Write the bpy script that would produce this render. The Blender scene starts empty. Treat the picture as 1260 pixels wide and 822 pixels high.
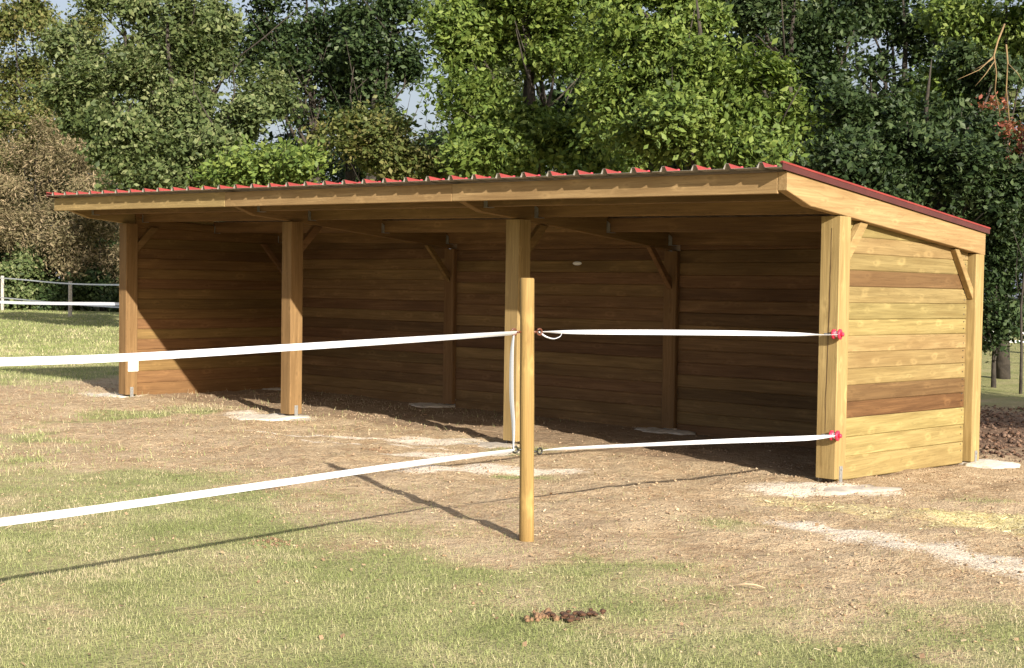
import bpy, bmesh, math, random
import numpy as np
from mathutils import Vector, Matrix
random.seed(7); rng = np.random.default_rng(7)
scene = bpy.context.scene
COL = scene.collection
R = math.radians

# ------------------------------------------------------------------ camera, sky, sun, exposure
CAM = np.array([13.3766, -8.1281, 1.3003]); YAW, PIT, ROL, FOC = -.7357, .0348, .0148, 1628.1
c_f = np.array([math.sin(YAW)*math.cos(PIT), math.cos(YAW)*math.cos(PIT), -math.sin(PIT)])
_r = np.array([math.cos(YAW), -math.sin(YAW), 0]); _u = np.cross(_r, c_f)
c_r = math.cos(ROL)*_r + math.sin(ROL)*_u; c_u = -math.sin(ROL)*_r + math.cos(ROL)*_u
cam = bpy.data.objects.new('camera', bpy.data.cameras.new('camera')); COL.objects.link(cam)
m = Matrix.Identity(4)
for i in range(3):
    m[i][0] = c_r[i]; m[i][1] = c_u[i]; m[i][2] = -c_f[i]; m[i][3] = CAM[i]
cam.matrix_world = m
cam.data.sensor_width = 36; cam.data.lens = 36*FOC/1260; cam.data.clip_end = 3000; cam.data.clip_start = .05
scene.camera = cam
SUN_TO = Vector((2.2, -.85, 1.0)).normalized()      # towards the sun, read from the post and roof shadows
world = bpy.data.worlds.new('World'); scene.world = world; world.use_nodes = True
wn = world.node_tree; bg = wn.nodes['Background']
sky = wn.nodes.new('ShaderNodeTexSky'); sky.sky_type = 'NISHITA'; sky.sun_disc = False
sky.sun_elevation = math.asin(SUN_TO.z); sky.sun_rotation = math.atan2(SUN_TO.x, SUN_TO.y)
sky.air_density = 1.2; sky.dust_density = 5
hz = wn.nodes.new('ShaderNodeMix'); hz.data_type = 'RGBA'; hz.inputs[0].default_value = .5      # thin high cloud whitens the whole sky
wn.links.new(sky.outputs[0], hz.inputs[6]); hz.inputs[7].default_value = (4.3, 4.6, 5.5, 1)
wn.links.new(hz.outputs[2], bg.inputs[0]); bg.inputs[1].default_value = .08
sun = bpy.data.lights.new('sun', 'SUN'); sun.energy = 5; sun.angle = R(.55); sun.color = (1, .93, .82)
so = bpy.data.objects.new('sun', sun); COL.objects.link(so); so.location = (20, -8, 12)
so.rotation_euler = (-SUN_TO).to_track_quat('-Z', 'Y').to_euler()
vs = scene.view_settings; vs.view_transform = 'Standard'; vs.look = 'None'; vs.gamma = 1; vs.use_curve_mapping = False
vs.exposure = 1.0
scene.cycles.max_bounces = 8; scene.cycles.diffuse_bounces = 4; scene.cycles.transparent_max_bounces = 8

def at(u, v, depth):
    "point in the place that lies at that depth along the sight line of a photograph pixel"
    return CAM + depth*(c_f + c_r*(u-630)/FOC - c_u*(v-411)/FOC)

# ------------------------------------------------------------------ noise for layout
def _hash(ix, iy, s):
    h = (ix.astype(np.int64)*374761393 + iy.astype(np.int64)*668265263 + s*2147483647) & 0xffffffff
    h = ((h ^ (h >> 13))*1274126177) & 0xffffffff
    return ((h ^ (h >> 16)) & 0xffff)/65535.
def vnoise(x, y, s=0):
    ix = np.floor(x); iy = np.floor(y); fx = x-ix; fy = y-iy
    fx = fx*fx*(3-2*fx); fy = fy*fy*(3-2*fy)
    a = _hash(ix, iy, s); b = _hash(ix+1, iy, s); c = _hash(ix, iy+1, s); d = _hash(ix+1, iy+1, s)
    return (a*(1-fx)+b*fx)*(1-fy)+(c*(1-fx)+d*fx)*fy
def fbm(x, y, s=0, o=4):
    t = 0; a = .5; n = 0
    for k in range(o):
        t = t + a*vnoise(x*2**k, y*2**k, s+k*17); n += a; a *= .5
    return t/n
def sst(a, b, x):
    t = np.clip((x-a)/(b-a), 0, 1); return t*t*(3-2*t)
def ground_base(x, y):
    return -.033*np.clip(y, 0, 3.2)*np.clip(x/9, 0, 1.2)
def ground_z(x, y):
    far = np.hypot(x-8, y+1)
    rel = .022*(fbm(x*1.3, y*1.3, 3)-.5) + .012*(fbm(x*9, y*9, 5, 3)-.5) + .8*(fbm(x*.05, y*.05, 9, 2)-.5)*sst(60, 150, far)
    tr = sst(-3.6, -2.2, y)*sst(9, 5, y)*sst(-3, -1, x)*sst(14, 12, x)      # trampled earth
    rel = rel+tr*(.05*(fbm(x*2.6+5, y*2.6, 13, 2)-.5)+.035*(fbm(x*6.5, y*6.5, 14, 2)-.5))*sst(.3, .6, np.abs(y-2.1)+.35*(x > 9.2))
    return ground_base(x, y)+rel
def ell(x, y, cx, cy, a, b, ang):
    c, s = math.cos(ang), math.sin(ang); dx = x-cx; dy = y-cy
    return np.sqrt(((dx*c+dy*s)/a)**2+((-dx*s+dy*c)/b)**2)
def masks(x, y):
    "grass cover, pale sand, yellow hay, dark earth with painted shade"
    w = (fbm(x*.9, y*.9, 21)-.5)*2.4; w2 = (fbm(x*5, y*5, 22, 3)-.5)*.6
    front = -3.15+.0*x+np.clip(x-9.2, 0, 3)*.25
    d = np.minimum.reduce([y-front, x+2.2, 14.5-x, 8.4-y])
    dirt = sst(-1.15, .75, d+w+w2*1.6)
    patch = sst(.6, .74, fbm(x*1.1+7, y*1.1, 31))*sst(.5, -.3, y)*.75
    g = 1-dirt*(1-patch)*.93
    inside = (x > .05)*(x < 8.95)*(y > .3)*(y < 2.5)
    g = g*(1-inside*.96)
    g = np.clip(g*(.8+1.1*(fbm(x*2.2, y*2.2, 41)-.45)), .05, 1)
    n = (fbm(x*6, y*6, 51)-.5)*1.1
    sand = 0
    for e in ((10.45,-1.7,.8,.24,-.12),(11.3,-1.98,.8,.27,-.3),(9.85,-1.6,.45,.14,0.),(6.95,-1.22,.62,.2,.85),(5.45,-.3,.42,.2,.8),(6.2,-.75,.7,.14,.8),
              (9.06,-.3,.48,.27,.75),(2.9,-.16,.5,.3,0.),(-.23,.08,.45,.3,0.),(4.6,-.75,.9,.035,.35),(5.1,-.95,.9,.03,.35),(5.3,-.75,.8,.03,.6)):
        sand = np.maximum(sand, sst(1.5, .25, ell(x, y, *e)+n*1.1)*(.66 if e[0] > 9.7 or abs(e[0]-9.08) < .01 else 1))
    hay = sst(1.35, .2, ell(x, y, 10.35, -.7, .6, .42, .2)+n)
    hay = np.maximum(hay, .55*sst(1.3, .4, ell(x, y, 9.6, -.9, .8, .3, -.1)+n))
    dark_earth_shade = sst(.55, .8, fbm(x*1.7+3, y*1.7, 61))*dirt*.22
    dark_earth_shade = np.maximum(dark_earth_shade, inside*.5)  # floor inside the shelter coloured darker
    dark_earth_shade = np.maximum(dark_earth_shade, sst(2.6, 4.2, y)*sst(6, 8, x)*(x < 16)*sst(8.4, 7.4, y))  # tree shade behind the shelter put into the earth colour
    return g, sand*(1-inside*.8), hay, dark_earth_shade

# ------------------------------------------------------------------ materials
def mat(name):
    m = bpy.data.materials.new(name); m.use_nodes = True
    nt = m.node_tree; return m, nt, nt.nodes['Principled BSDF']
def N(nt, t, **k):
    n = nt.nodes.new(t)
    for a, b in k.items():
        if a.startswith('i_'): n.inputs[a[2:].replace('_', ' ')].default_value = b
        else: setattr(n, a, b)
    return n
def ramp(nt, fac, stops):
    r = nt.nodes.new('ShaderNodeValToRGB'); e = r.color_ramp.elements
    while len(e) < len(stops): e.new(.5)
    for q, (p, c) in zip(e, stops): q.position = p; q.color = (*c, 1)
    nt.links.new(fac, r.inputs[0]); return r.outputs[0]
def mix(nt, f, a, b, mode='MIX'):
    n = nt.nodes.new('ShaderNodeMix'); n.data_type = 'RGBA'; n.blend_type = mode
    for s, v in ((n.inputs[0], f), (n.inputs[6], a), (n.inputs[7], b)):
        if isinstance(v, (int, float)): s.default_value = v
        elif isinstance(v, tuple): s.default_value = (*v, 1)
        else: nt.links.new(v, s)
    return n.outputs[2]
def maths(nt, op, a, b=0.):
    n = nt.nodes.new('ShaderNodeMath'); n.operation = op
    for s, v in ((n.inputs[0], a), (n.inputs[1], b)):
        if isinstance(v, (int, float)): s.default_value = v
        else: nt.links.new(v, s)
    return n.outputs[0]
def bump(nt, h, bs, dist=.005, st=.6):
    b = nt.nodes.new('ShaderNodeBump'); b.inputs['Strength'].default_value = st; b.inputs['Distance'].default_value = dist
    nt.links.new(h, b.inputs['Height']); nt.links.new(b.outputs[0], bs.inputs['Normal'])

def wood(name, light, dark, stain, spread=.5, knots=.55, stain_amt=.35, fine=1.):
    "softwood board, grain along the local x axis; every object gets its own stretch of grain and tone"
    m, nt, bs = mat(name); L = nt.links.new
    tc = N(nt, 'ShaderNodeTexCoord'); oi = N(nt, 'ShaderNodeObjectInfo')
    off = N(nt, 'ShaderNodeVectorMath', operation='SCALE'); off.inputs[0].default_value = (37, 91, 53); L(oi.outputs['Random'], off.inputs['Scale'])
    add = N(nt, 'ShaderNodeVectorMath', operation='ADD'); L(tc.outputs['Object'], add.inputs[0]); L(off.outputs[0], add.inputs[1])
    def nz(sc, scale, det=4, dist=0.):
        mp = N(nt, 'ShaderNodeMapping'); mp.inputs['Scale'].default_value = sc; L(add.outputs[0], mp.inputs[0])
        n = N(nt, 'ShaderNodeTexNoise'); n.inputs['Scale'].default_value = scale; n.inputs['Detail'].default_value = det
        n.inputs['Distortion'].default_value = dist; L(mp.outputs[0], n.inputs[0]); return n.outputs['Fac']
    g1 = nz((1.0, 16*fine, 16*fine), 1.2, 6, .8); g2 = nz((2.5, 90*fine, 90*fine), 1, 4)
    base = ramp(nt, g1, [(.3, dark), (.7, light)])
    base = mix(nt, maths(nt, 'MULTIPLY', ramp(nt, g2, [(.35, (0,)*3), (.65, (1,)*3)]), .4), base, tuple(.62*c for c in dark))
    # whorls of knots every so often along the board
    sx = N(nt, 'ShaderNodeSeparateXYZ'); L(add.outputs[0], sx.inputs[0]); cx = N(nt, 'ShaderNodeCombineXYZ')
    L(maths(nt, 'MULTIPLY', sx.outputs[0], 3.1), cx.inputs[0])
    L(maths(nt, 'MULTIPLY', maths(nt, 'ADD', sx.outputs[2], maths(nt, 'MULTIPLY', sx.outputs[1], .8)), 6.5), cx.inputs[1])
    vo = N(nt, 'ShaderNodeTexVoronoi', voronoi_dimensions='2D'); vo.inputs['Scale'].default_value = 1; vo.inputs['Randomness'].default_value = .75; L(cx.outputs[0], vo.inputs[0])
    kd = vo.outputs['Distance']
    smear = nz((5, 14, 14), 1, 3)
    k1 = maths(nt, 'MULTIPLY', ramp(nt, maths(nt, 'ADD', kd, maths(nt, 'MULTIPLY', smear, .75)), [(.24, (1,)*3), (.56, (0,)*3)]), knots*.8)
    base = mix(nt, k1, base, tuple(min(1, 1.55*c) for c in light))
    wv = nz((.35, 7, 7), 2.2, 6, 2.5)
    base = mix(nt, ramp(nt, wv, [(.47, (0,)*3), (.5, (.35,)*3), (.53, (0,)*3)]), base, tuple(.55*c for c in dark))
    k2 = ramp(nt, maths(nt, 'ADD', kd, maths(nt, 'MULTIPLY', smear, .3)), [(.16, (1,)*3), (.24, (0,)*3)])
    base = mix(nt, maths(nt, 'MULTIPLY', k2, .45), base, tuple(.45*c for c in dark))
    # brown treatment stain in broad areas
    st = nz((.9, 3, 3), 1.1, 3)
    base = mix(nt, maths(nt, 'MULTIPLY', ramp(nt, st, [(.5, (0,)*3), (.68, (1,)*3)]), stain_amt), base, stain)
    rnd = oi.outputs['Random']
    tone = ramp(nt, rnd, [(0, (1-spread*.55,)*3), (.3, (1-spread*.15,)*3), (.5, (1.,)*3), (1, (1-spread*.02,)*3)])
    base = mix(nt, 1., base, tone, 'MULTIPLY')
    hs = N(nt, 'ShaderNodeHueSaturation'); L(base, hs.inputs['Color'])
    wn_ = N(nt, 'ShaderNodeTexWhiteNoise', noise_dimensions='1D'); L(rnd, wn_.inputs['W'])
    L(maths(nt, 'ADD', maths(nt, 'MULTIPLY', wn_.outputs['Value'], .024), .486), hs.inputs['Hue'])
    L(maths(nt, 'ADD', maths(nt, 'MULTIPLY', wn_.outputs['Value'], .2*spread+.02), 1-.1*spread), hs.inputs['Value'])
    L(hs.outputs[0], bs.inputs['Base Color']); bs.inputs['Roughness'].default_value = .75
    bs.inputs['Specular IOR Level'].default_value = .25
    bump(nt, maths(nt, 'ADD', g1, g2), bs, .003, .5)
    return m
M = {}
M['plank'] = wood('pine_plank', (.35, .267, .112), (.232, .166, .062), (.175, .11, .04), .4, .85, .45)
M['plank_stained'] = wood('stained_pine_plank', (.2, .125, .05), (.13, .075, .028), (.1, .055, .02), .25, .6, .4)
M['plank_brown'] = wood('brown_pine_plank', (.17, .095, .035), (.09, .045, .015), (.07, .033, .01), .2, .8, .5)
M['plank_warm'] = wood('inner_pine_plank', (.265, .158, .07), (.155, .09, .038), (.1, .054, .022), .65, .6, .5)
M['plank_left'] = wood('sunlit_inner_plank', (.26, .152, .057), (.16, .09, .034), (.1, .053, .02), .5, .6, .5)  # inner plank copy with the sunlit orange put into its colour
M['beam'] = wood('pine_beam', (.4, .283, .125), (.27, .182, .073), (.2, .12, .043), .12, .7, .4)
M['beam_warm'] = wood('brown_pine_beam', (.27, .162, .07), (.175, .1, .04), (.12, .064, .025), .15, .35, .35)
M['pole'] = wood('round_post_wood', (.36, .225, .085), (.22, .128, .045), (.16, .085, .03), .1, 1., .6, 2.2)

def plain(name, col, rough=.6, metal=0, var=.25, sc=20, bmp=0):
    m, nt, bs = mat(name)
    tc = N(nt, 'ShaderNodeTexCoord'); n = N(nt, 'ShaderNodeTexNoise'); n.inputs['Scale'].default_value = sc; n.inputs['Detail'].default_value = 5
    nt.links.new(tc.outputs['Object'], n.inputs[0])
    c = ramp(nt, n.outputs['Fac'], [(.3, tuple(x*(1-var) for x in col)), (.7, tuple(min(1, x*(1+var*.4)) for x in col))])
    nt.links.new(c, bs.inputs['Base Color']); bs.inputs['Roughness'].default_value = rough; bs.inputs['Metallic'].default_value = metal
    if bmp: bump(nt, n.outputs['Fac'], bs, bmp, .8)
    return m
M['red'] = plain('red_sheet_paint', (.25, .035, .028), .5, 0, .2, 6)
M['under'] = plain('grey_sheet_underside', (.32, .3, .27), .5, 0, .1, 6)
M['verge'] = plain('dark_red_trim', (.085, .022, .018), .4, 0, .2, 6)
M['galv'] = plain('galvanised_steel', (.4, .4, .39), .5, .6, .25, 40)
M['concrete'] = plain('pale_concrete', (.62, .56, .47), .95, 0, .3, 14, .02)
M['cement'] = plain('grey_cement', (.42, .37, .31), .95, 0, .25, 10, .015)
M['tape'] = plain('white_tape', (.68, .7, .75), .5, 0, .06, 90)
M['plastic_red'] = plain('red_plastic', (.6, .03, .07), .35, 0, .1, 20)
M['plastic_white'] = plain('white_plastic', (.85, .85, .85), .4, 0, .05, 20)
M['plastic_black'] = plain('black_plastic', (.02, .018, .015), .4, 0, .1, 20)
M['grey_post'] = plain('weathered_post', (.42, .39, .34), .85, 0, .3, 12, .004)
M['bark'] = plain('bark', (.045, .036, .027), .95, 0, .5, 9, .03)
M['bark_pale'] = plain('pale_bark', (.25, .165, .075), .9, 0, .35, 9, .01)
M['dung'] = plain('dung', (.085, .04, .02), .95, 0, .5, 40, .01)
M['dung_dry'] = plain('dry_dung', (.22, .13, .07), .95, 0, .5, 40, .01)
M['bone'] = plain('dry_stick', (.5, .38, .24), .9, 0, .3, 20, .003)

def leaf_mat(name, cols, gloss=.45, trans=.35):
    m, nt, bs = mat(name); L = nt.links.new
    ge = N(nt, 'ShaderNodeNewGeometry'); tc = N(nt, 'ShaderNodeTexCoord')
    n = N(nt, 'ShaderNodeTexNoise'); n.inputs['Scale'].default_value = .9; n.inputs['Detail'].default_value = 4; L(tc.outputs['Object'], n.inputs[0])
    f = maths(nt, 'ADD', maths(nt, 'MULTIPLY', ge.outputs['Random Per Island'], .6), maths(nt, 'MULTIPLY', n.outputs['Fac'], .62))
    f = maths(nt, 'SUBTRACT', f, .1)
    k = len(cols)
    c = ramp(nt, f, [(.08+.84*i/(k-1), q) for i, q in enumerate(cols)])
    L(c, bs.inputs['Base Color']); bs.inputs['Roughness'].default_value = gloss; bs.inputs['Specular IOR Level'].default_value = .22
    tr = N(nt, 'ShaderNodeBsdfTranslucent'); L(mix(nt, 1., c, (1.25, 1.35, .6), 'MULTIPLY'), tr.inputs[0])
    mx = N(nt, 'ShaderNodeMixShader'); mx.inputs[0].default_value = trans
    out = nt.nodes['Material Output']; L(bs.outputs[0], mx.inputs[1]); L(tr.outputs[0], mx.inputs[2]); L(mx.outputs[0], out.inputs[0])
    return m
M['leaf_olive'] = leaf_mat('olive_leaf', [(.022,.036,.014), (.065,.093,.03), (.12,.15,.055), (.24,.25,.12)], .55, .2)
M['leaf_bright'] = leaf_mat('bright_leaf', [(.025,.045,.012), (.08,.125,.025), (.14,.19,.04), (.2,.24,.06)], .55, .22)
M['leaf_dark'] = leaf_mat('dark_leaf', [(.01,.02,.008), (.022,.04,.013), (.042,.068,.022), (.1,.13,.055)], .52, .15)
M['leaf_yellow'] = leaf_mat('yellowing_leaf', [(.04,.055,.017), (.085,.11,.03), (.15,.155,.05), (.22,.18,.075)], .5, .25)
M['leaf_brown'] = leaf_mat('brown_twig_leaf', [(.07,.065,.03), (.15,.13,.065), (.24,.19,.11), (.33,.25,.16)], .7, .15)
M['leaf_red'] = leaf_mat('copper_leaf', [(.1,.05,.03), (.3,.1,.07), (.42,.17,.11), (.14,.1,.04)], .6, .3)

# ground
def ground_mat():
    m, nt, bs = mat('paddock_ground'); L = nt.links.new
    at_ = N(nt, 'ShaderNodeAttribute', attribute_name='cover'); sp = N(nt, 'ShaderNodeSeparateColor'); L(at_.outputs['Color'], sp.inputs[0])
    dark_earth_shade = at_.outputs['Alpha']
    tc = N(nt, 'ShaderNodeTexCoord')
    def nz(s, det=5, dist=0.):
        n = N(nt, 'ShaderNodeTexNoise'); n.inputs['Scale'].default_value = s; n.inputs['Detail'].default_value = det; n.inputs['Distortion'].default_value = dist
        L(tc.outputs['Object'], n.inputs[0]); return n.outputs['Fac']
    a = nz(2.2, 6); b = nz(14, 6); c = nz(70, 5); d = nz(260, 2)
    soil = ramp(nt, a, [(.3, (.37, .255, .145)), (.55, (.45, .335, .21)), (.72, (.52, .4, .265))])
    soil = mix(nt, ramp(nt, b, [(.45, (0,)*3), (.62, (.6,)*3)]), soil, (.54, .42, .27))
    soil = mix(nt, ramp(nt, b, [(.3, (.7,)*3), (.42, (0,)*3)]), soil, (.3, .19, .115))
    soil = mix(nt, ramp(nt, c, [(.33, (.65,)*3), (.48, (0,)*3)]), soil, (.23, .145, .09))
    soil = mix(nt, ramp(nt, c, [(.55, (0,)*3), (.7, (.6,)*3)]), soil, (.53, .41, .27))
    soil = mix(nt, dark_earth_shade, soil, mix(nt, b, (.12, .075, .048), (.23, .15, .1)))
    lawn = ramp(nt, a, [(.3, (.21, .225, .085)), (.5, (.29, .29, .125)), (.7, (.37, .33, .175))])
    lawn = mix(nt, ramp(nt, c, [(.35, (.75,)*3), (.55, (0,)*3)]), lawn, (.13, .125, .05))
    lawn = mix(nt, ramp(nt, d, [(.55, (0,)*3), (.7, (.5,)*3)]), lawn, (.55, .5, .29))
    gf = ramp(nt, maths(nt, 'ADD', sp.outputs[0], maths(nt, 'MULTIPLY', maths(nt, 'SUBTRACT', c, .5), .9)), [(.3, (0,)*3), (.7, (1,)*3)])
    col = mix(nt, gf, soil, lawn)
    sf = ramp(nt, maths(nt, 'ADD', sp.outputs[1], maths(nt, 'MULTIPLY', maths(nt, 'SUBTRACT', c, .5), 1.2)), [(.3, (0,)*3), (.62, (1,)*3)])
    col = mix(nt, maths(nt, 'MULTIPLY', sf, .85), col, mix(nt, b, (.66, .56, .44), (.82, .74, .63)))
    hf = ramp(nt, maths(nt, 'ADD', sp.outputs[2], maths(nt, 'MULTIPLY', maths(nt, 'SUBTRACT', c, .5), 1.2)), [(.3, (0,)*3), (.8, (1,)*3)])
    col = mix(nt, maths(nt, 'MULTIPLY', hf, .6), col, mix(nt, b, (.66, .58, .25), (.78, .7, .38)))
    L(col, bs.inputs['Base Color']); bs.inputs['Roughness'].default_value = .97; bs.inputs['Specular IOR Level'].default_value = .1
    bump(nt, maths(nt, 'ADD', maths(nt, 'MULTIPLY', b, .9), maths(nt, 'ADD', maths(nt, 'MULTIPLY', c, .5), maths(nt, 'MULTIPLY', d, .15))), bs, .05, .8)
    return m
M['ground'] = ground_mat()
def attr_mat(name, rough=.8, trans=.25):
    m, nt, bs = mat(name); L = nt.links.new
    a = N(nt, 'ShaderNodeAttribute', attribute_name='tint')
    L(a.outputs['Color'], bs.inputs['Base Color']); bs.inputs['Roughness'].default_value = rough; bs.inputs['Specular IOR Level'].default_value = .2
    if trans:
        tr = N(nt, 'ShaderNodeBsdfTranslucent'); L(a.outputs['Color'], tr.inputs[0])
        mx = N(nt, 'ShaderNodeMixShader'); mx.inputs[0].default_value = trans
        L(bs.outputs[0], mx.inputs[1]); L(tr.outputs[0], mx.inputs[2]); L(mx.outputs[0], nt.nodes['Material Output'].inputs[0])
    return m
M['blade'] = attr_mat('grass_blade', .6, .3); M['straw'] = attr_mat('straw', .8, .1); M['clod'] = attr_mat('earth_crumb', .95, 0)

# ------------------------------------------------------------------ object helpers
def tag(o, label=None, cat=None, group=None, kind=None):
    for k, v in (('label', label), ('category', cat), ('group', group), ('kind', kind)):
        if v: o[k] = v
    return o
def empty(name, loc, rz=0):
    o = bpy.data.objects.new(name, None); COL.objects.link(o); o.location = loc; o.rotation_euler = (0, 0, rz)
    o.empty_display_size = .2; return o
def link(name, me, parent=None, world_m=None):
    o = bpy.data.objects.new(name, me); COL.objects.link(o)
    if parent is not None:
        o.parent = parent
        p = Matrix.Translation(parent.location) @ parent.rotation_euler.to_matrix().to_4x4() if parent.type == 'EMPTY' else parent_world(parent)
        if world_m is not None: o.matrix_local = p.inverted() @ world_m
    elif world_m is not None: o.matrix_world = world_m
    return o
def parent_world(o):
    l = Matrix.LocRotScale(o.location, o.rotation_euler, o.scale)
    return parent_world(o.parent) @ l if o.parent else l
def mesh_py(name, v, f, material, smooth=False):
    me = bpy.data.meshes.new(name); me.from_pydata([tuple(map(float, p)) for p in v], [], f)
    for x in (material if isinstance(material, (list, tuple)) else [material]): me.materials.append(x)
    if smooth: me.polygons.foreach_set('use_smooth', [True]*len(me.polygons))
    me.update(); return me
def big_mesh(name, verts, idx, k, material, tint=None, smooth=False):
    "verts (n,3); idx flat; every face has k corners; tint per vertex"
    me = bpy.data.meshes.new(name); nf = len(idx)//k
    me.vertices.add(len(verts)); me.vertices.foreach_set('co', np.asarray(verts, np.float32).ravel())
    me.loops.add(len(idx)); me.loops.foreach_set('vertex_index', np.asarray(idx, np.int32))
    me.polygons.add(nf); me.polygons.foreach_set('loop_start', np.arange(0, nf*k, k, dtype=np.int32))
    if smooth: me.polygons.foreach_set('use_smooth', np.ones(nf, bool))
    if tint is not None:
        a = me.color_attributes.new('tint', 'FLOAT_COLOR', 'POINT'); a.data.foreach_set('color', np.concatenate([tint, np.ones((len(tint), 1))], 1).astype(np.float32).ravel())
    me.materials.append(material); me.update(); me.validate(); return me
_bar = {}
def bar_mesh(l, w, h, ch, material, name):
    "board of length l along x, chamfered on its long edges; shared between alike boards"
    key = (round(l, 3), round(w, 3), round(h, 3), ch, material.name)
    if key in _bar: return _bar[key]
    a, b = w/2, h/2
    pr = [(-a+ch,-b),(a-ch,-b),(a,-b+ch),(a,b-ch),(a-ch,b),(-a+ch,b),(-a,b-ch),(-a,-b+ch)]
    v = [(x, p, q) for x in (0, l) for p, q in pr]
    f = [(i, (i+1) % 8, 8+(i+1) % 8, 8+i) for i in range(8)]
    f = [tuple(reversed(t)) for t in f]+[tuple(range(8)), tuple(reversed(range(8, 16)))]
    _bar[key] = mesh_py(name, v, f, material); return _bar[key]
def bar(name, p0, p1, w, h, parent, material, ch=.006, up=(0, 0, 1)):
    "board from p0 to p1; w across, h along up"
    p0 = Vector(p0); p1 = Vector(p1); d = p1-p0; x = d.normalized(); up = Vector(up)
    y = up.cross(x).normalized(); z = x.cross(y)
    mw = Matrix(((x.x, y.x, z.x, p0.x), (x.y, y.y, z.y, p0.y), (x.z, y.z, z.z, p0.z), (0, 0, 0, 1)))
    return link(name, bar_mesh(d.length, w, h, ch, material, name), parent, mw)
def prism(name, poly, axis, a0, a1, parent, material, bev=.004):
    "outline poly [(s,z)] extruded along axis; for 'x' s is y, local x runs along y (the grain)"
    n = len(poly)
    if axis == 'x':   # local: x=y_world, y=x_world mirrored
        v = [(s, -a, z) for a in (a0, a1) for s, z in poly]
        mw = Matrix(((0, -1, 0, 0), (1, 0, 0, 0), (0, 0, 1, 0), (0, 0, 0, 1)))
    else:
        v = [(s, a, z) for a in (a0, a1) for s, z in poly]; mw = Matrix.Identity(4)
    bm = bmesh.new(); vv = [bm.verts.new(p) for p in v]
    bm.faces.new(vv[:n]); bm.faces.new(vv[n:])
    for i in range(n): bm.faces.new((vv[i], vv[(i+1) % n], vv[n+(i+1) % n], vv[n+i]))
    bmesh.ops.recalc_face_normals(bm, faces=bm.faces)
    bmesh.ops.bevel(bm, geom=list(bm.edges), offset=bev, segments=1, affect='EDGES', profile=.5)
    me = bpy.data.meshes.new(name); bm.to_mesh(me); bm.free(); me.materials.append(material)
    return link(name, me, parent, mw)
def tube_geo(path, radii, seg=8, cap=True):
    v = []; f = []; P = [Vector(p) for p in path]; n = len(P); pu = None
    for i, p in enumerate(P):
        t = (P[min(i+1, n-1)]-P[max(i-1, 0)]).normalized()
        if pu is None: pu = t.orthogonal().normalized()
        pu = (pu-t*pu.dot(t)).normalized(); w = t.cross(pu); r = radii[i] if hasattr(radii, '__len__') else radii
        for k in range(seg):
            a = 2*math.pi*k/seg; v.append(p+(pu*math.cos(a)+w*math.sin(a))*r)
        if i: f += [((i-1)*seg+k, (i-1)*seg+(k+1) % seg, i*seg+(k+1) % seg, i*seg+k) for k in range(seg)]
    if cap: f += [tuple(reversed(range(seg))), tuple(range((n-1)*seg, n*seg))]
    return v, f
def join_geo(parts):
    V = []; F = []
    for v, f in parts:
        o = len(V); V += list(v); F += [tuple(i+o for i in t) for t in f]
    return V, F

# ------------------------------------------------------------------ ground
def axis(dense0, dense1, step, lo, hi, n):
    d = np.arange(dense0, dense1+1e-6, step)
    s = np.linspace(0, 1, n+1)[1:]
    left = dense0-(dense0-lo)*(s**3*.985+s*.015); right = d[-1]+(hi-d[-1])*(s**3*.985+s*.015)
    return np.concatenate([left[::-1], d, right])
gx = axis(-1.5, 12.6, .055, -420, 320, 60); gy = axis(-6.6, 3.6, .055, -220, 420, 60)
GX, GY = np.meshgrid(gx, gy); GZ = ground_z(GX, GY)
nx, ny = len(gx), len(gy)
I = (np.arange(ny-1)[:, None]*nx+np.arange(nx-1)[None]).ravel()
idx = np.stack([I, I+1, I+nx+1, I+nx], 1).ravel()
gm = big_mesh('ground', np.stack([GX.ravel(), GY.ravel(), GZ.ravel()], 1), idx, 4, M['ground'], smooth=True)
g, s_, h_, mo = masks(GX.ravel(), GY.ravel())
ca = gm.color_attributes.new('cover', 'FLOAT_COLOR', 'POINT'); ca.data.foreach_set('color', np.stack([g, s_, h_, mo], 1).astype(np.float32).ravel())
tag(link('ground', gm), kind='structure')

# ------------------------------------------------------------------ shelter
shed = tag(empty('field_shelter', (4.5, 1.2, 0)), 'long open fronted timber shelter with mono pitch red corrugated roof standing on the paddock', 'shelter')
def ztop(x, y): return 2.077+.016*(8.98-x)-.086*(y+.69)      # underside plane of the roof sheets
RH = .19
def rbot(x, y): return ztop(x, y)-RH
PX = [0, 2.95, 5.93, 8.85]                                    # left faces of the posts
def bracket(x, y, z, side):
    me = mesh_py('post_bracket', *join_geo([
        ([(-.006,-.02,0),(0,-.02,0),(0,.02,0),(-.006,.02,0),(-.006,-.02,.12),(0,-.02,.12),(0,.02,.12),(-.006,.02,.12)],
         [(0,3,2,1),(4,5,6,7),(0,1,5,4),(1,2,6,5),(2,3,7,6),(3,0,4,7)])]), M['galv'])
    link('post_bracket', me, shed, Matrix.Translation((x+(.0065 if side > 0 else -.0005), y, z)))
    v, f = tube_geo([(x, y, z+.1), (x+.014*side, y, z+.1)], .012, 6)
    link('bolt', mesh_py('bolt', v, f, M['galv']), shed, Matrix.Identity(4))
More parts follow.
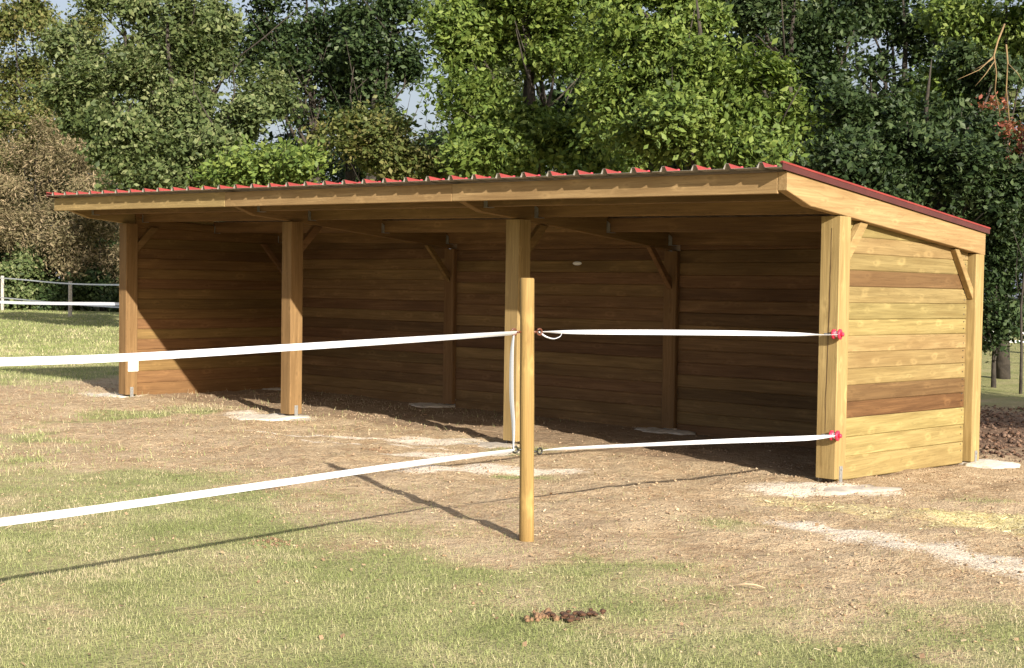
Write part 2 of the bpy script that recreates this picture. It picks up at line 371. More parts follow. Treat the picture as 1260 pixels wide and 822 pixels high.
for i, x in enumerate(PX):
    xc = x+.075
    gz = .0
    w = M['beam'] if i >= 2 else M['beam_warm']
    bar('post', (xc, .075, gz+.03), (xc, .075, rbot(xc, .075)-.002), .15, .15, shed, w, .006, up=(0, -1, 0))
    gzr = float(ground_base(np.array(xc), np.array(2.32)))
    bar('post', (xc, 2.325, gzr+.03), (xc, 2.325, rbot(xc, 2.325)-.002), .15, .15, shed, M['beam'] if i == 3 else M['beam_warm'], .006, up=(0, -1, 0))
    for yy, gg in ((.075, 0), (2.325, gzr)):
        bracket(x+.15, yy, gg-.005, 1); bracket(x, yy, gg-.005, -1)
    # rafter with its sloped-off front end
    x0, x1 = {0: (0, .07), 1: (xc-.035, xc+.035), 2: (xc-.035, xc+.035), 3: (8.933, 9.003)}[i]
    f0 = -.665
    poly = [(f0, ztop(xc, f0)-.012), (f0, ztop(xc, f0)-.125), (-.40, rbot(xc, -.40)-.003), (-.34, rbot(xc, -.34)), (2.405, rbot(xc, 2.405)), (2.405, ztop(xc, 2.405)-.012)]
    if i == 3: poly = [(-.712, ztop(xc, -.712)-.012), (-.712, ztop(xc, -.712)-.134)]+poly[2:]
    if i == 0: poly = [(f0, ztop(xc, f0)-.012), (f0, ztop(xc, f0)-.135)]+poly[2:]
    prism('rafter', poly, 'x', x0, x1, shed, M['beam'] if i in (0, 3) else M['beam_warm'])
    # knee braces front and back
    bx = {0: .11, 3: 8.955}.get(i, xc)
    za = rbot(xc, .4); zb = rbot(xc, 1.95)
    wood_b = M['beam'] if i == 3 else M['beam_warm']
    th = .05
    prism('knee_brace', [(.152, za-.30), (.152, za-.19), (.33, za-.002), (.435, za-.008), (.435, za-.012)], 'x', bx-th/2, bx+th/2, shed, wood_b)
    prism('knee_brace', [(2.248, zb-.40), (2.248, zb-.31), (1.96, zb-.004), (1.895, zb-.004), (1.895, zb-.012)], 'x', bx-th/2, bx+th/2, shed, wood_b)
cr = random.Random(3); zs = np.linspace(.35, 1.74, 26); cx_ = 8.922; vv = []; ff = []
for q, z in enumerate(zs):
    cx_ += cr.uniform(-.0035, .0035); wd = .0022*math.sin(math.pi*q/25)**.5+.0003+cr.uniform(0, .001)
    vv += [(cx_-wd, -.0012, z), (cx_+wd, -.0012, z), (cx_, .004, z)]
    if q: o = 3*q; ff += [(o-3, o-2, o+1, o), (o-2, o-1, o+2, o+1), (o-1, o-3, o, o+2)]
link('crack', mesh_py('crack', vv, ff, plain('crack_shadow_wood', (.07, .035, .015), .95)), shed, Matrix.Identity(4))
# front fascia in three boards that meet on the rafters
for a, b in ((-.15, 2.998), (3.001, 6.0), (6.003, 8.9315)):
    za, zb = ztop(a, -.69), ztop(b, -.69); hh = .138
    prism('fascia', [(a, za-.012-hh), (b, zb-.012-hh), (b, zb-.012), (a, za-.012)], 'y', -.712, -.682, shed, M['beam'])
# purlins between the rafters, hung in steel shoes
for bay in range(3):
    a = (.07, PX[1]+.11, PX[2]+.11)[bay]; b = (PX[1]+.04, PX[2]+.04, 8.933)[bay]
    for y in (-.35, .27, 1.25, 2.2):
        za, zb = ztop(a, y)-.02, ztop(b, y)-.02; hh = .125
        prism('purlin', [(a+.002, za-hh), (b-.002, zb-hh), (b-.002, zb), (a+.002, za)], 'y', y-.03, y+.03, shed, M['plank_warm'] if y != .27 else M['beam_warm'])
        for xx, sg in ((a, 1), (b, -1)):
            z = ztop(xx, y)-.02-hh
            v = []; f = []
            for q in (-.034, .034):
                o = len(v); v += [(xx+sg*.001, y+q-.002, z-.004), (xx+sg*.04, y+q-.002, z-.004), (xx+sg*.04, y+q-.002, z+.075), (xx+sg*.001, y+q-.002, z+.1),
                                  (xx+sg*.001, y+q+.002, z-.004), (xx+sg*.04, y+q+.002, z-.004), (xx+sg*.04, y+q+.002, z+.075), (xx+sg*.001, y+q+.002, z+.1)]
                f += [tuple(o+k for k in t) for t in ((0,1,2,3),(7,6,5,4),(0,4,5,1),(1,5,6,2),(2,6,7,3),(3,7,4,0))]
            o = len(v); v += [(xx+sg*.001, y-.04, z-.007), (xx+sg*.05, y-.04, z-.007), (xx+sg*.05, y+.04, z-.007), (xx+sg*.001, y+.04, z-.007)]
            v += [(p[0], p[1], p[2]+.003) for p in v[o:o+4]]
            f += [tuple(o+k for k in t) for t in ((0,3,2,1),(4,5,6,7),(0,1,5,4),(1,2,6,5),(2,3,7,6),(3,0,4,7))]
            link('joist_hanger', mesh_py('joist_hanger', v, f, M['galv']), shed, Matrix.Identity(4))
# plank walls
rows = [.012, .149, .286, .42]+[.42+.1155*k for k in range(1, 16)]
def rtp(x, y): return ztop(x, y)-.02
def clipped(y0, y1, z0, z1, x):
    pts = [(y0, min(z0, rtp(x, y0))), (y1, min(z0, rtp(x, y1))), (y1, min(z1, rtp(x, y1))), (y0, min(z1, rtp(x, y0)))]
    la, ra = pts[3][1]-pts[0][1], pts[2][1]-pts[1][1]
    if la < .01 and ra < .01: return None
    if ra < .008:      # the slope cuts the board off
        t = (z0-rtp(x, y0))/(rtp(x, y1)-rtp(x, y0))
        ye = y0+(y1-y0)*t
        if ye-y0 < .15: return None
        return [(y0, z0), (ye, z0), (y0, pts[3][1])]
    return pts
def side_wall(x, mats, tilt):
    for k in range(len(rows)-1):
        j = random.uniform(-.003, .003)
        z0, z1 = rows[k]-.001, rows[k+1]+.001
        p = clipped(.153, 2.247, z0, z1, x)
        if p is None: continue
        if z0 < 1.3:
            t = tilt*(1-z0/1.3)
            p = [(y, z+(.012-(y/2.3)*.055)*t) for y, z in p]
            if k == 0: p[0] = (p[0][0], -.005); p[1] = (p[1][0], -.065)
        prism('plank', p, 'x', x-.0125+j, x+.0125+j, shed, mats(k), .0075)
side_wall(8.917, lambda k: M['plank_brown'] if k == 3 else M['plank_stained'] if k in (4, 11) else M['plank'], 1)
nails = []
for k in range(len(rows)-4):
    for yy in (.2, 2.19):
        for dz in (.03, .085):
            z = rows[k]+dz
            if z < rbot(9, yy)-.02: nails.append(tube_geo([(8.928, yy+random.uniform(-.006, .006), z), (8.9345, yy, z)], .0042, 6))
v_, f_ = join_geo(nails); nl = link('nail_heads', mesh_py('nail_heads', v_, f_, plain('nail_steel', (.12, .1, .08), .6, .5)), shed, Matrix.Identity(4)); nl['kind'] = 'stuff'
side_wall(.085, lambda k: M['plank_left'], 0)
bays = [(.15, 2.95), (3.1, 5.93), (6.08, 8.85)]
for bi, (a, b) in enumerate(bays):
    zl = rbot(4.5, 2.3)
    z = -.03
    k = 0
    while z < ztop(4.5, 2.3)-.06:
        hh = .1185; j = random.uniform(-.003, .003)
        top = min(z+hh, ztop((a+b)/2, 2.3)-.02)
        zz = z-.033*2.3*((a+b)/2)/9
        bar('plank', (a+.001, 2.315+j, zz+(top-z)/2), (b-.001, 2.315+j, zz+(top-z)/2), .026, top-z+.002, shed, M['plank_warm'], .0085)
        z += hh; k += 1
# roof sheets: trapezoid ribs, red above and grey below
PITCH = 9.132/36; SH = 4*PITCH
def sheet(x0):
    v = []; prof = []
    hr = .034
    for r in range(4):
        b = r*PITCH
        prof += [(b, 0), (b+.095, 0), (b+.095+.004, 0.0)]
        prof += [(b+.16-.035, hr), (b+.16+.035, hr), (b+.16+.066, 0)]
    prof = []
    for r in range(4):
        b = r*PITCH
        prof += [(b, 0), (b+.1, 0), (b+.118, hr), (b+.142, hr), (b+.16, 0)]
    prof += [(4*PITCH+.035, 0)]
    ys = np.linspace(-.795, 2.44, 9); n = len(prof)
    for lay in (0, 1):
        for y in ys:
            for px, pz in prof:
                x = x0+px; v.append((x, y, ztop(x, y)+pz+(.004 if lay == 0 else .0022)))
    f = []; mi = []
    W = n; H = len(ys); o = W*H
    for j in range(H-1):
        for i in range(W-1):
            a = j*W+i; f.append((a, a+1, a+W+1, a+W)); mi.append(0)
            a += o; f.append((a, a+W, a+W+1, a+1)); mi.append(1)
    for i in range(W-1):
        f.append((i, o+i, o+i+1, i+1)); mi.append(1); a = (H-1)*W+i; f.append((a, a+1, o+a+1, o+a)); mi.append(0)
    for j in range(H-1):
        a = j*W; f.append((a, a+W, o+a+W, o+a)); mi.append(0); a = j*W+W-1; f.append((a, o+a, o+a+W, a+W)); mi.append(0)
    me = mesh_py('roof_sheet', v, f, [M['red'], M['under']]); me.polygons.foreach_set('material_index', mi)
    so_ = link('roof_sheet', me, shed, Matrix.Identity(4))
    # screws with caps on the ribs
    parts = []
    for r in range(4):
        for y in (-.62, .27, 1.25, 2.2):
            x = x0+r*PITCH+.13; z = ztop(x, y)+hr+.004
            parts.append(tube_geo([(x, y, z), (x, y, z+.008)], .011, 6))
    vv, ff = join_geo(parts); s = link('roof_screw', mesh_py('roof_screw', vv, ff, M['plastic_red']), so_); s['kind'] = 'stuff'
x = -.152
for k in range(9):
    sheet(x); x += SH
    if x > 8.9: break
XE = 9.018
# verge trim that folds down over the outer rafter
for xa, sg in ((XE+.002, 1), (-.158, -1)):
    sec = [(0, -.012), (0, .03), (.03, .03), (.03, .027), (.004, .027), (.004, -.012)]
    v = []; f = []
    for y in (-.8, 2.445):
        for p, q in sec: v.append((xa-sg*p, y, ztop(xa, y)+q+(0 if sg > 0 else 0)))
    n = len(sec)
    f = [(i, (i+1) % n, n+(i+1) % n, n+i) for i in range(n)]+[tuple(range(n)), tuple(reversed(range(n, 2*n)))]
    vt = link('verge_trim', mesh_py('verge_trim', v, f, M['verge']), shed, Matrix.Identity(4))
    cp = [(xa+sg*.003-sg*p, y, ztop(xa, y)+q) for y in (-.802, 2.447) for p, q in ((0, .028), (0, .04), (.02, .04), (.02, .0305))]
    link('verge_cap', mesh_py('verge_cap', cp, [(0, 1, 5, 4), (1, 2, 6, 5), (2, 3, 7, 6), (3, 0, 4, 7), (0, 3, 2, 1), (4, 5, 6, 7)], M['red']), vt, Matrix.Identity(4))
# concrete footings, each a low uneven cake round its post
def footing(cx, cy, rx, ry, ang, z, material, h=.013, seed=0):
    r = random.Random(seed); ph = [r.uniform(0, 6.28) for _ in range(6)]
    v = [(0, 0, h)]; n = 40; f = []
    for ring, (q, hz) in enumerate(((.45, h), (.8, h*.75), (1, .004), (1.04, -.05))):
        for k in range(n):
            a = 2*math.pi*k/n
            w = 1+.14*math.sin(2*a+ph[0])+.12*math.sin(3*a+ph[1])+.09*math.sin(5*a+ph[2])+.07*math.sin(9*a+ph[3])+r.uniform(-.07, .07)
            v.append((rx*q*w*math.cos(a), ry*q*w*math.sin(a), hz+r.uniform(-.004, .004)*(ring < 3)))
    f += [(0, 1+k, 1+(k+1) % n) for k in range(n)]
    for ring in range(3):
        o = 1+ring*n; f += [(o+k, o+n+k, o+n+(k+1) % n, o+(k+1) % n) for k in range(n)]
    me = mesh_py('footing', v, f, material, True)
    return link('footing', me, shed, Matrix.Translation((cx, cy, z)) @ Matrix.Rotation(ang, 4, 'Z'))
footing(-.12, .02, .27, .24, .5, 0, M['concrete'], seed=1)
footing(2.93, -.13, .36, .3, .7, 0, M['concrete'], seed=2)
footing(5.95, -.08, .3, .24, .4, -.012, M['cement'], seed=3)
footing(9.02, -.2, .4, .24, .75, -.006, M['cement'], h=.014, seed=4)
footing(9.06, 2.38, .3, .24, .1, -.078, M['concrete'], h=.03, seed=5)
footing(2.85, 2.2, .3, .22, .1, -.02, M['concrete'], seed=6)
footing(6.0, 2.2, .28, .2, .1, -.045, M['concrete'], seed=7)
footing(.12, 2.1, .25, .2, .1, -.005, M['concrete'], seed=8)

# ------------------------------------------------------------------ near fence
def round_post(name, x, y, h, r, material, lab, grp=None, lean=(0, 0)):
    e = tag(empty(name, (x, y, 0)), lab, 'fence post', grp)
    n = 20; path = [(lean[0]*t*h, lean[1]*t*h, -.25+(h+.25)*t) for t in (0, .2, .4, .6, .8, 1)]
    path[-1] = (lean[0]*h, lean[1]*h, h-.006); path.append((lean[0]*h, lean[1]*h, h))
    v, f = tube_geo(path, [r*1.03, r*1.05, r*.99, r*1.025, r*.985, r*.99, r*.88], n)
    # grain runs along local x: store the pole lying down, then stand it up
    Rm = Matrix(((0, 0, 1), (0, 1, 0), (-1, 0, 0))); v = [Rm @ Vector(p) for p in v]
    me = mesh_py('pole', v, f, material, False)
    for p in me.polygons: p.use_smooth = len(p.vertices) == 4
    link('pole', me, e, Matrix.Translation((x, y, 0)) @ Rm.inverted().to_4x4())
    return e
FP = (8.88, -3.02)
post = round_post('fence_post', FP[0], FP[1], 1.353, .037, M['pole'], 'round golden wooden fence post standing alone in front of the shelter', lean=(-.011, -.01))
def ring_ins(x, y, z, ang, parent, material=M['plastic_black']):
    parts = [tube_geo([(0, 0, 0), (.028, 0, 0)], .006, 8)]
    pts = [(.042+.016*math.cos(a), 0, .016*math.sin(a)) for a in np.linspace(math.pi, 3*math.pi-.5, 12)]
    parts.append(tube_geo(pts, .005, 6)); v, f = join_geo(parts)
    me = mesh_py('ring_insulator', v, f, material, True)
    return link('ring_insulator', me, parent, Matrix.Translation((x, y, z)) @ Matrix.Rotation(ang, 4, 'Z'))
toL = math.atan2(-1, -.35); toR = math.atan2(1, .2)
M['plastic_brown'] = plain('brown_plastic', (.12, .04, .02), .4, 0, .1, 20)
ring_ins(FP[0]-.026, FP[1]-.043, 1.075, toL, post, M['plastic_brown']); ring_ins(FP[0]-.014, FP[1]-.032, .47, toL, post)
ring_ins(FP[0]-.001, FP[1]+.022, 1.075, toR, post, M['plastic_brown']); ring_ins(FP[0]+.006, FP[1]+.03, .455, toR, post)

def ribbon(name, pts, width, rolls, label, group=None, n=60, cat='fence tape', thick=.0012):
    "woven tape: pts control points, rolls = angle from upright (radians) at each, width may vary"
    P = np.array(pts, float); t = np.linspace(0, len(P)-1, n); 
    def itp(a):
        a = np.asarray(a, float); i = np.clip(np.floor(t).astype(int), 0, len(a)-2); u = (t-i); u = u if a.ndim == 1 else u[:, None]
        p0 = a[np.clip(i-1, 0, None)]; p1 = a[i]; p2 = a[i+1]; p3 = a[np.clip(i+2, None, len(a)-1)]
        return .5*((2*p1)+(-p0+p2)*u+(2*p0-5*p1+4*p2-p3)*u**2+(-p0+3*p1-3*p2+p3)*u**3)
    C = itp(P); RL = itp(rolls); Wd = np.full(n, width) if np.isscalar(width) else itp(width)
    v = []; f = []
    K = 3
    for i in range(n):
        d = Vector(C[min(i+1, n-1)]-C[max(i-1, 0)]).normalized()
        up = Vector((0, 0, 1)); up = (up-d*up.dot(d));
        if up.length < .2: up = Vector((1, 0, 0))-d*d.x
        up.normalize(); sd = d.cross(up)
        a = up*math.cos(RL[i])+sd*math.sin(RL[i]); b = d.cross(a)
        for s in (-1, 1):
            for k in range(K):
                q = (k/(K-1)-.5)*Wd[i]; v.append(Vector(C[i])+a*q+b*(s*thick/2+.0015*(1-(2*q/max(Wd[i], 1e-5))**2)))
    W = 2*K
    for i in range(n-1):
        o = i*W; p = o+W
        for k in range(K-1):
            f.append((o+k, o+k+1, p+k+1, p+k)); f.append((o+K+k, p+K+k, p+K+k+1, o+K+k+1))
        f.append((o, p, p+K, o+K)); f.append((o+K-1, o+2*K-1, p+2*K-1, p+K-1))
    o = (n-1)*W; f.append((0, K, K+1, 1)); f.append((1, K+1, K+2, 2)); f.append((o, o+1, o+K+1, o+K)); f.append((o+1, o+2, o+K+2, o+K+1))
    e = link(name, mesh_py(name, v, f, M['tape'], False)); tag(e, label, cat, group); return e
x, y = FP
ribbon('fence_tape', [(8.89, -8.75, 1.07), (8.88, -7.2, 1.02), (8.88, -5.87, 1.011), (8.88, -5.33, 1.013), (8.88, -4.58, 1.032), (8.88, -3.8, 1.053), (x-.03, y-.08, 1.07)], .031, [0, .1, .1, .15, .25, .45, .9],
       'upper white electric tape running from the lone round post out past the left edge', n=80)
ribbon('fence_tape', [(8.89, -8.75, .47), (8.88, -7.2, .44), (8.88, -5.87, .438), (8.88, -4.81, .452), (8.88, -3.88, .468), (x-.03, y-.08, .466)], .031, [0, .1, .15, .2, .4, .8],
       'lower white electric tape running from the lone round post out past the left edge', n=80)
ribbon('fence_tape', [(x-.006, y+.066, 1.075), (x+.005, y+.35, 1.07), (8.93, -2.0, 1.06), (8.98, -1.2, 1.045), (9.0, -.55, 1.028), (9.01, -.2, 1.018), (9.03, -.03, 1.02)], [.01, .024, .029, .03, .026, .014, .01], [1.4, .5, .1, .1, .5, 1.2, 1.3],
       'upper white tape strung across the opening between the lone post and corner post', n=80)
ribbon('fence_tape', [(x+.005, y+.08, .455), (x+.01, y+.3, .45), (8.93, -2.0, .42), (8.98, -1.2, .385), (9.0, -.45, .345), (9.01, -.15, .335), (9.03, -.03, .333)], [.013, .022, .026, .031, .032, .024, .012], [1.2, .75, .6, .3, 0, .4, 1.0],
       'lower white tape strung across the opening between the lone post and corner post', n=80)
ribbon('fence_tape', [(x-.04, y-.085, 1.06), (x-.05, y-.085, .95), (x-.045, y-.088, .75), (x-.032, y-.085, .6), (x-.03, y-.085, .475)], [.014, .03, .034, .028, .012], [.2]*5,
       'short white tape hanging upright along the lone post linking two tapes', n=40)
# loose tail beside the post
ribbon('tape_tail', [(x-.004, y+.075, 1.075), (x+.01, y+.11, 1.05), (x+.02, y+.16, 1.038), (x+.025, y+.205, 1.048), (x+.02, y+.225, 1.064)], .009, [.4, .7, 1.0, .8, .5],
       'loose curled end of white tape beside the lone post', n=30, cat='tape end')
# a second post carries the left end of both tapes, outside the frame
round_post('fence_post', 8.88, -8.8, 1.35, .036, M['pole'], 'round wooden fence post at the far end of the left tapes')
def spool(x, y, z, lab):
    e = tag(empty('tape_insulator', (x, y, z)), lab, 'insulator', 'red insulators on the shelter corner post')
    d = Vector((1, .15, 0)).normalized()
    def disk(name, a, b, r, m_, bevel=.004):
        p = [d*a, d*(a+bevel*.5), d*(b-bevel*.5), d*b]; v, f = tube_geo(p, [r-bevel, r, r, r-bevel], 16)
        o = link(name, mesh_py(name, v, f, m_, True), e); return o
    disk('screw', -.07, -.005, .006, M['galv'], .001)
    disk('flange', -.01, .008, .034, M['plastic_red']); disk('core', .008, .034, .02, M['plastic_white'], .002)
    disk('flange', .034, .05, .036, M['plastic_red']); disk('nut', .05, .07, .014, M['plastic_red'])
    return e
spool(8.985, -.03, 1.02, 'upper red and white tape insulator screwed to the corner post')
spool(8.985, -.03, .333, 'lower red and white tape insulator screwed to the corner post')
# tag hanging from the upper tape in front of the left corner post
p = at(164.5, 449, 5.1); v = [(sx*.0225, sy*.0015, sz*.0215) for sx in (-1, 1) for sy in (-1, 1) for sz in (-1, 1)]
bm = bmesh.new(); bmesh.ops.create_cube(bm, size=1); bmesh.ops.scale(bm, vec=(.04, .003, .042), verts=bm.verts); bmesh.ops.bevel(bm, geom=bm.edges[:], offset=.001, segments=1, affect='EDGES')
me = bpy.data.meshes.new('tape_tag'); bm.to_mesh(me); bm.free(); me.materials.append(M['plastic_white'])
tag(link('tape_tag', me, None, Matrix.Translation((8.876, p[1], p[2]-.004)) @ Matrix.Rotation(R(78), 4, 'Z')), 'small square white tag hanging from the upper left tape', 'tag')
# unidentified small pale oval on the back wall, no lamp
bm = bmesh.new(); bmesh.ops.create_uvsphere(bm, u_segments=14, v_segments=8, radius=1); bmesh.ops.scale(bm, vec=(.06, .012, .02), verts=bm.verts)
me = bpy.data.meshes.new('pale_oval'); bm.to_mesh(me); bm.free(); me.materials.append(M['plastic_white'])
tag(link('wall_oval', me, None, Matrix.Translation((4.82, 2.297, 1.56))), 'small pale oval on the back plank wall', 'disc')

# tape from the left front corner post out to the left
ribbon('fence_tape', [(-.002, .1, 1.05), (-.5, .1, 1.046), (-3, .12, 1.02), (-6.5, .15, 1.06)], .037, [1.0, .2, .1, .1],
       'white electric tape leaving the left corner post towards the left lawn', n=60)
round_post('fence_post', -6.5, .17, 1.3, .036, M['pole'], 'round wooden fence post at the left end of the corner post tape')
# far fence on the left lawn
fp = [(-41.4, 19.5), (-31.1, 16.9), (-22.5, 14.8), (-14.5, 12.9), (-52, 22)]
for i, (px, py) in enumerate(fp):
    gz = float(ground_z(np.array(px), np.array(py)))
    lab = ['weathered pale fence post standing leftmost on the far lawn edge', 'weathered pale fence post before dark bushes, second on far lawn edge', 'weathered fence post of far fence, hidden behind shelter, left', 'weathered fence post of far fence, hidden behind shelter, right', 'weathered fence post of far fence beyond the left edge'][i]
    e = round_post('far_fence_post', px, py, [1.5, 1.3, 1.2, 1.2, 1.4][i], .07, M['grey_post'], lab, 'posts of the far fence')
for hz, nm in ((1.4, 'top'), (.55, 'bottom')):
    pts = []
    for q in (4, 0, 1, 2, 3): pts.append((fp[q][0]+.03, fp[q][1]-.09, hz*(1 if q in (0, 4) else .87)))
    ribbon('electric_cord', pts, .05, [0]*5, f'thin pale {nm} cord of the far fence on the left lawn', cat='fence cord', n=50)
fr = [(1.0, 18.0), (3.4, 16.9), (5.2, 18.6), (12, 24)]
for i, (px, py) in enumerate(fr):
    pass

# ------------------------------------------------------------------ grass, straw, crumbs (nobody could count them)
def scatter(n, x0, x1, y0, y1, dens):
    x = rng.uniform(x0, x1, n); y = rng.uniform(y0, y1, n)
    k = rng.random(n) < dens(x, y); return x[k], y[k]
def camd(x, y): return np.hypot(x-CAM[0], y-CAM[1])
def in_view(x, y, mar=1.5):
    dx = x-CAM[0]; dy = y-CAM[1]; z = dx*c_f[0]+dy*c_f[1]; s = dx*c_r[0]+dy*c_r[1]
    return (z > 2.2) & (np.abs(s) < z*.39*1.25+mar)
TINTS = np.array([(.21, .25, .085), (.32, .36, .14), (.43, .435, .21), (.51, .465, .275), (.58, .48, .325)])
def blades(name, x, y, h, w, lean, tints_shift, label, cat='grass'):
    n = len(x); z = ground_z(x, y)
    a = rng.uniform(0, 2*np.pi, n); la = rng.uniform(0, 2*np.pi, n); le = np.abs(rng.normal(0, lean, n))+.15
    hh = h*rng.uniform(.45, 1.25, n); ww = w*rng.uniform(.6, 1.3, n)
    dx = np.cos(a)*ww/2; dy = np.sin(a)*ww/2
    tx = np.cos(la)*np.sin(np.clip(le, 0, 1.45))*hh; ty = np.sin(la)*np.sin(np.clip(le, 0, 1.45))*hh; tz = np.cos(np.clip(le, 0, 1.45))*hh
    V = np.stack([np.stack([x-dx, y-dy, z-.004], 1), np.stack([x+dx, y+dy, z-.004], 1), np.stack([x+tx, y+ty, z+tz], 1)], 1).reshape(-1, 3)
    pn = fbm(x*3.1, y*3.1, 71, 4); pn2 = fbm(x*.9+4, y*.9, 72, 3)
    t = np.clip(.47+(pn-.5)*1.5+(pn2-.5)*1.1+rng.normal(0, .25, n)+tints_shift+.25*(1-masks(x, y)[0]), 0, .999)*(len(TINTS)-1)
    i = t.astype(int); u = (t-i)[:, None]; c = TINTS[i]*(1-u)+TINTS[i+1]*u; c *= rng.uniform(.8, 1.15, n)[:, None]
    o = link(name, big_mesh(name, V, np.arange(len(V)), 3, M['blade'], np.repeat(c, 3, 0)))
    return tag(o, label, cat, kind='stuff')
gd = lambda x, y: masks(x, y)[0]*in_view(x, y)
x, y = scatter(1000000, 3.5, 13.5, -7.5, .2, lambda x, y: gd(x, y)**1.15*(1-.9*masks(x, y)[1])*np.clip(1.25-(camd(x, y)-4)/7, .12, 1))
blades('lawn_grass', x, y, .024, .003, 1.05, -.1, 'short half dry mown grass in the foreground'); NB = len(x)
x, y = scatter(260000, -12, 5, -5, 9, lambda x, y: gd(x, y)*np.clip(1.3-(camd(x, y)-9)/22, .2, 1))
blades('lawn_grass', x, y, .05, .007, .7, -.12, 'short pale green grass left of the shelter'); NB += len(x)
x, y = scatter(110000, -48, -8, -2, 22, lambda x, y: in_view(x, y)*1.)
blades('lawn_grass', x, y, .07, .02, .7, -.3, 'sunny pale green lawn stretching to the far fence'); NB += len(x)
print('blades', NB)
def litter(name, n, box, dens, lmin, lmax, w, cols, label, lift=.004):
    x, y = scatter(n, *box, dens); n = len(x); z = ground_z(x, y)+lift+rng.random(n)*.006
    a = rng.uniform(0, np.pi, n); l = rng.uniform(lmin, lmax, n)/2; ww = w*rng.uniform(.5, 1.4, n)/2; ti = rng.normal(0, .25, n)
    ux = np.stack([np.cos(a), np.sin(a), ti], 1)*l[:, None]; uy = np.stack([-np.sin(a), np.cos(a), rng.normal(0, .5, n)], 1)*ww[:, None]
    c = np.stack([x, y, z], 1)
    V = np.stack([c-ux-uy, c+ux-uy, c+ux+uy, c-ux+uy], 1).reshape(-1, 3)
    cc = np.array(cols)[rng.integers(0, len(cols), n)]*rng.uniform(.75, 1.2, n)[:, None]
    return tag(link(name, big_mesh(name, V, np.arange(len(V)), 4, M['straw'], np.repeat(cc, 4, 0))), label, 'straw' if 'straw' in name or 'hay' in name else 'litter', kind='stuff')
out = lambda x, y: 1-1.*((x > 0)*(x < 9)*(y > .1)*(y < 2.4))
litter('dry_straw', 36000, (-2, 13.5, -5, 2.6), lambda x, y: in_view(x, y)*out(x, y)*(1-.85*masks(x, y)[0])*(.25+.75*sst(.4, .65, fbm(x*3, y*3, 81))), .01, .035, .003,
       [(.5, .4, .26), (.45, .34, .22), (.34, .24, .15), (.55, .46, .31), (.24, .16, .1)], 'dry straw and plant bits lying on the bare earth')
litter('hay_scraps', 6000, (9, 11.8, -1.5, .3), lambda x, y: masks(x, y)[2]*.6, .015, .06, .004, [(.56, .49, .25), (.52, .44, .2), (.6, .54, .32)], 'yellow hay scraps scattered right of the corner post')
litter('fallen_leaves', 16000, (4, 16, 2.6, 8), lambda x, y: .3*sst(2.6, 4, y)*in_view(x, y), .02, .045, .022, [(.15, .085, .05), (.12, .065, .04), (.2, .125, .08), (.08, .05, .035)], 'brown fallen leaves on the dark earth behind the shelter', .01)
litter('fallen_leaves', 2500, (0, 13, -6, 0), lambda x, y: in_view(x, y)*.5, .01, .02, .01, [(.4, .28, .17), (.5, .4, .25), (.28, .18, .11)], 'tiny brown leaf fragments in the front grass', .008)
def clods(name, x, y, smin, smax, cols, label, cat='earth'):
    n = len(x); z = ground_z(x, y); s = smin+(smax-smin)*rng.random(n)**3
    base = np.array([(1,0,0),(-1,0,0),(0,1,0),(0,-1,0),(0,0,.8),(0,0,-.5)], float)
    F = np.array([(0,2,4),(2,1,4),(1,3,4),(3,0,4),(2,0,5),(1,2,5),(3,1,5),(0,3,5)])
    J = base[None]*(1+rng.normal(0, .22, (n, 6, 1))); a = rng.uniform(0, 6.28, n); ca, sa = np.cos(a)[:, None], np.sin(a)[:, None]
    V = np.stack([J[..., 0]*ca-J[..., 1]*sa, J[..., 0]*sa+J[..., 1]*ca, J[..., 2]], 2)*s[:, None, None]+np.stack([x, y, z+s*.25], 1)[:, None]
    idx = (F[None]+(np.arange(n)*6)[:, None, None]).ravel()
    cc = np.array(cols)[rng.integers(0, len(cols), n)]*rng.uniform(.75, 1.2, n)[:, None]
    return tag(link(name, big_mesh(name, V.reshape(-1, 3), idx, 3, M['clod'], np.repeat(cc, 6, 0))), label, cat, kind='stuff')
dirtd = lambda x, y: (1-masks(x, y)[0])*in_view(x, y)*(.15+.85*sst(.45, .65, fbm(x*2.5, y*2.5, 91)))
x, y = scatter(40000, -2, 13, -4.5, 2.5, dirtd)
clods('soil_crumbs', x, y, .003, .012, [(.34, .24, .155), (.4, .29, .19), (.27, .18, .11), (.44, .33, .22)], 'loose crumbs of dry brown earth in front of the shelter')
x, y = scatter(12000, 7, 16, 2.7, 8, lambda x, y: sst(2.5, 3.4, y)*in_view(x, y))
clods('soil_clods', x, y, .008, .034, [(.15, .09, .06), (.2, .13, .09), (.1, .06, .04)], 'dark broken earth clods behind the shelter')
for cx, cy, k in ((8.05, -4.0, 130), (5.6, -1.1, 90)):
    x = rng.normal(cx, .08, k); y = rng.normal(cy, .05, k)
    clods('soil_heap', x, y, .003, .014, [(.24, .15, .09), (.3, .2, .125), (.18, .11, .065)],
          {8.05: 'small bare patch of reddish crumbled earth in the left front grass', 5.6: 'loose dark earth crumbs before the middle of the shelter', 7.45: 'earth crumbs left of the round post shadow', 9.75: 'thin scatter of earth crumbs right of the round post'}[cx])
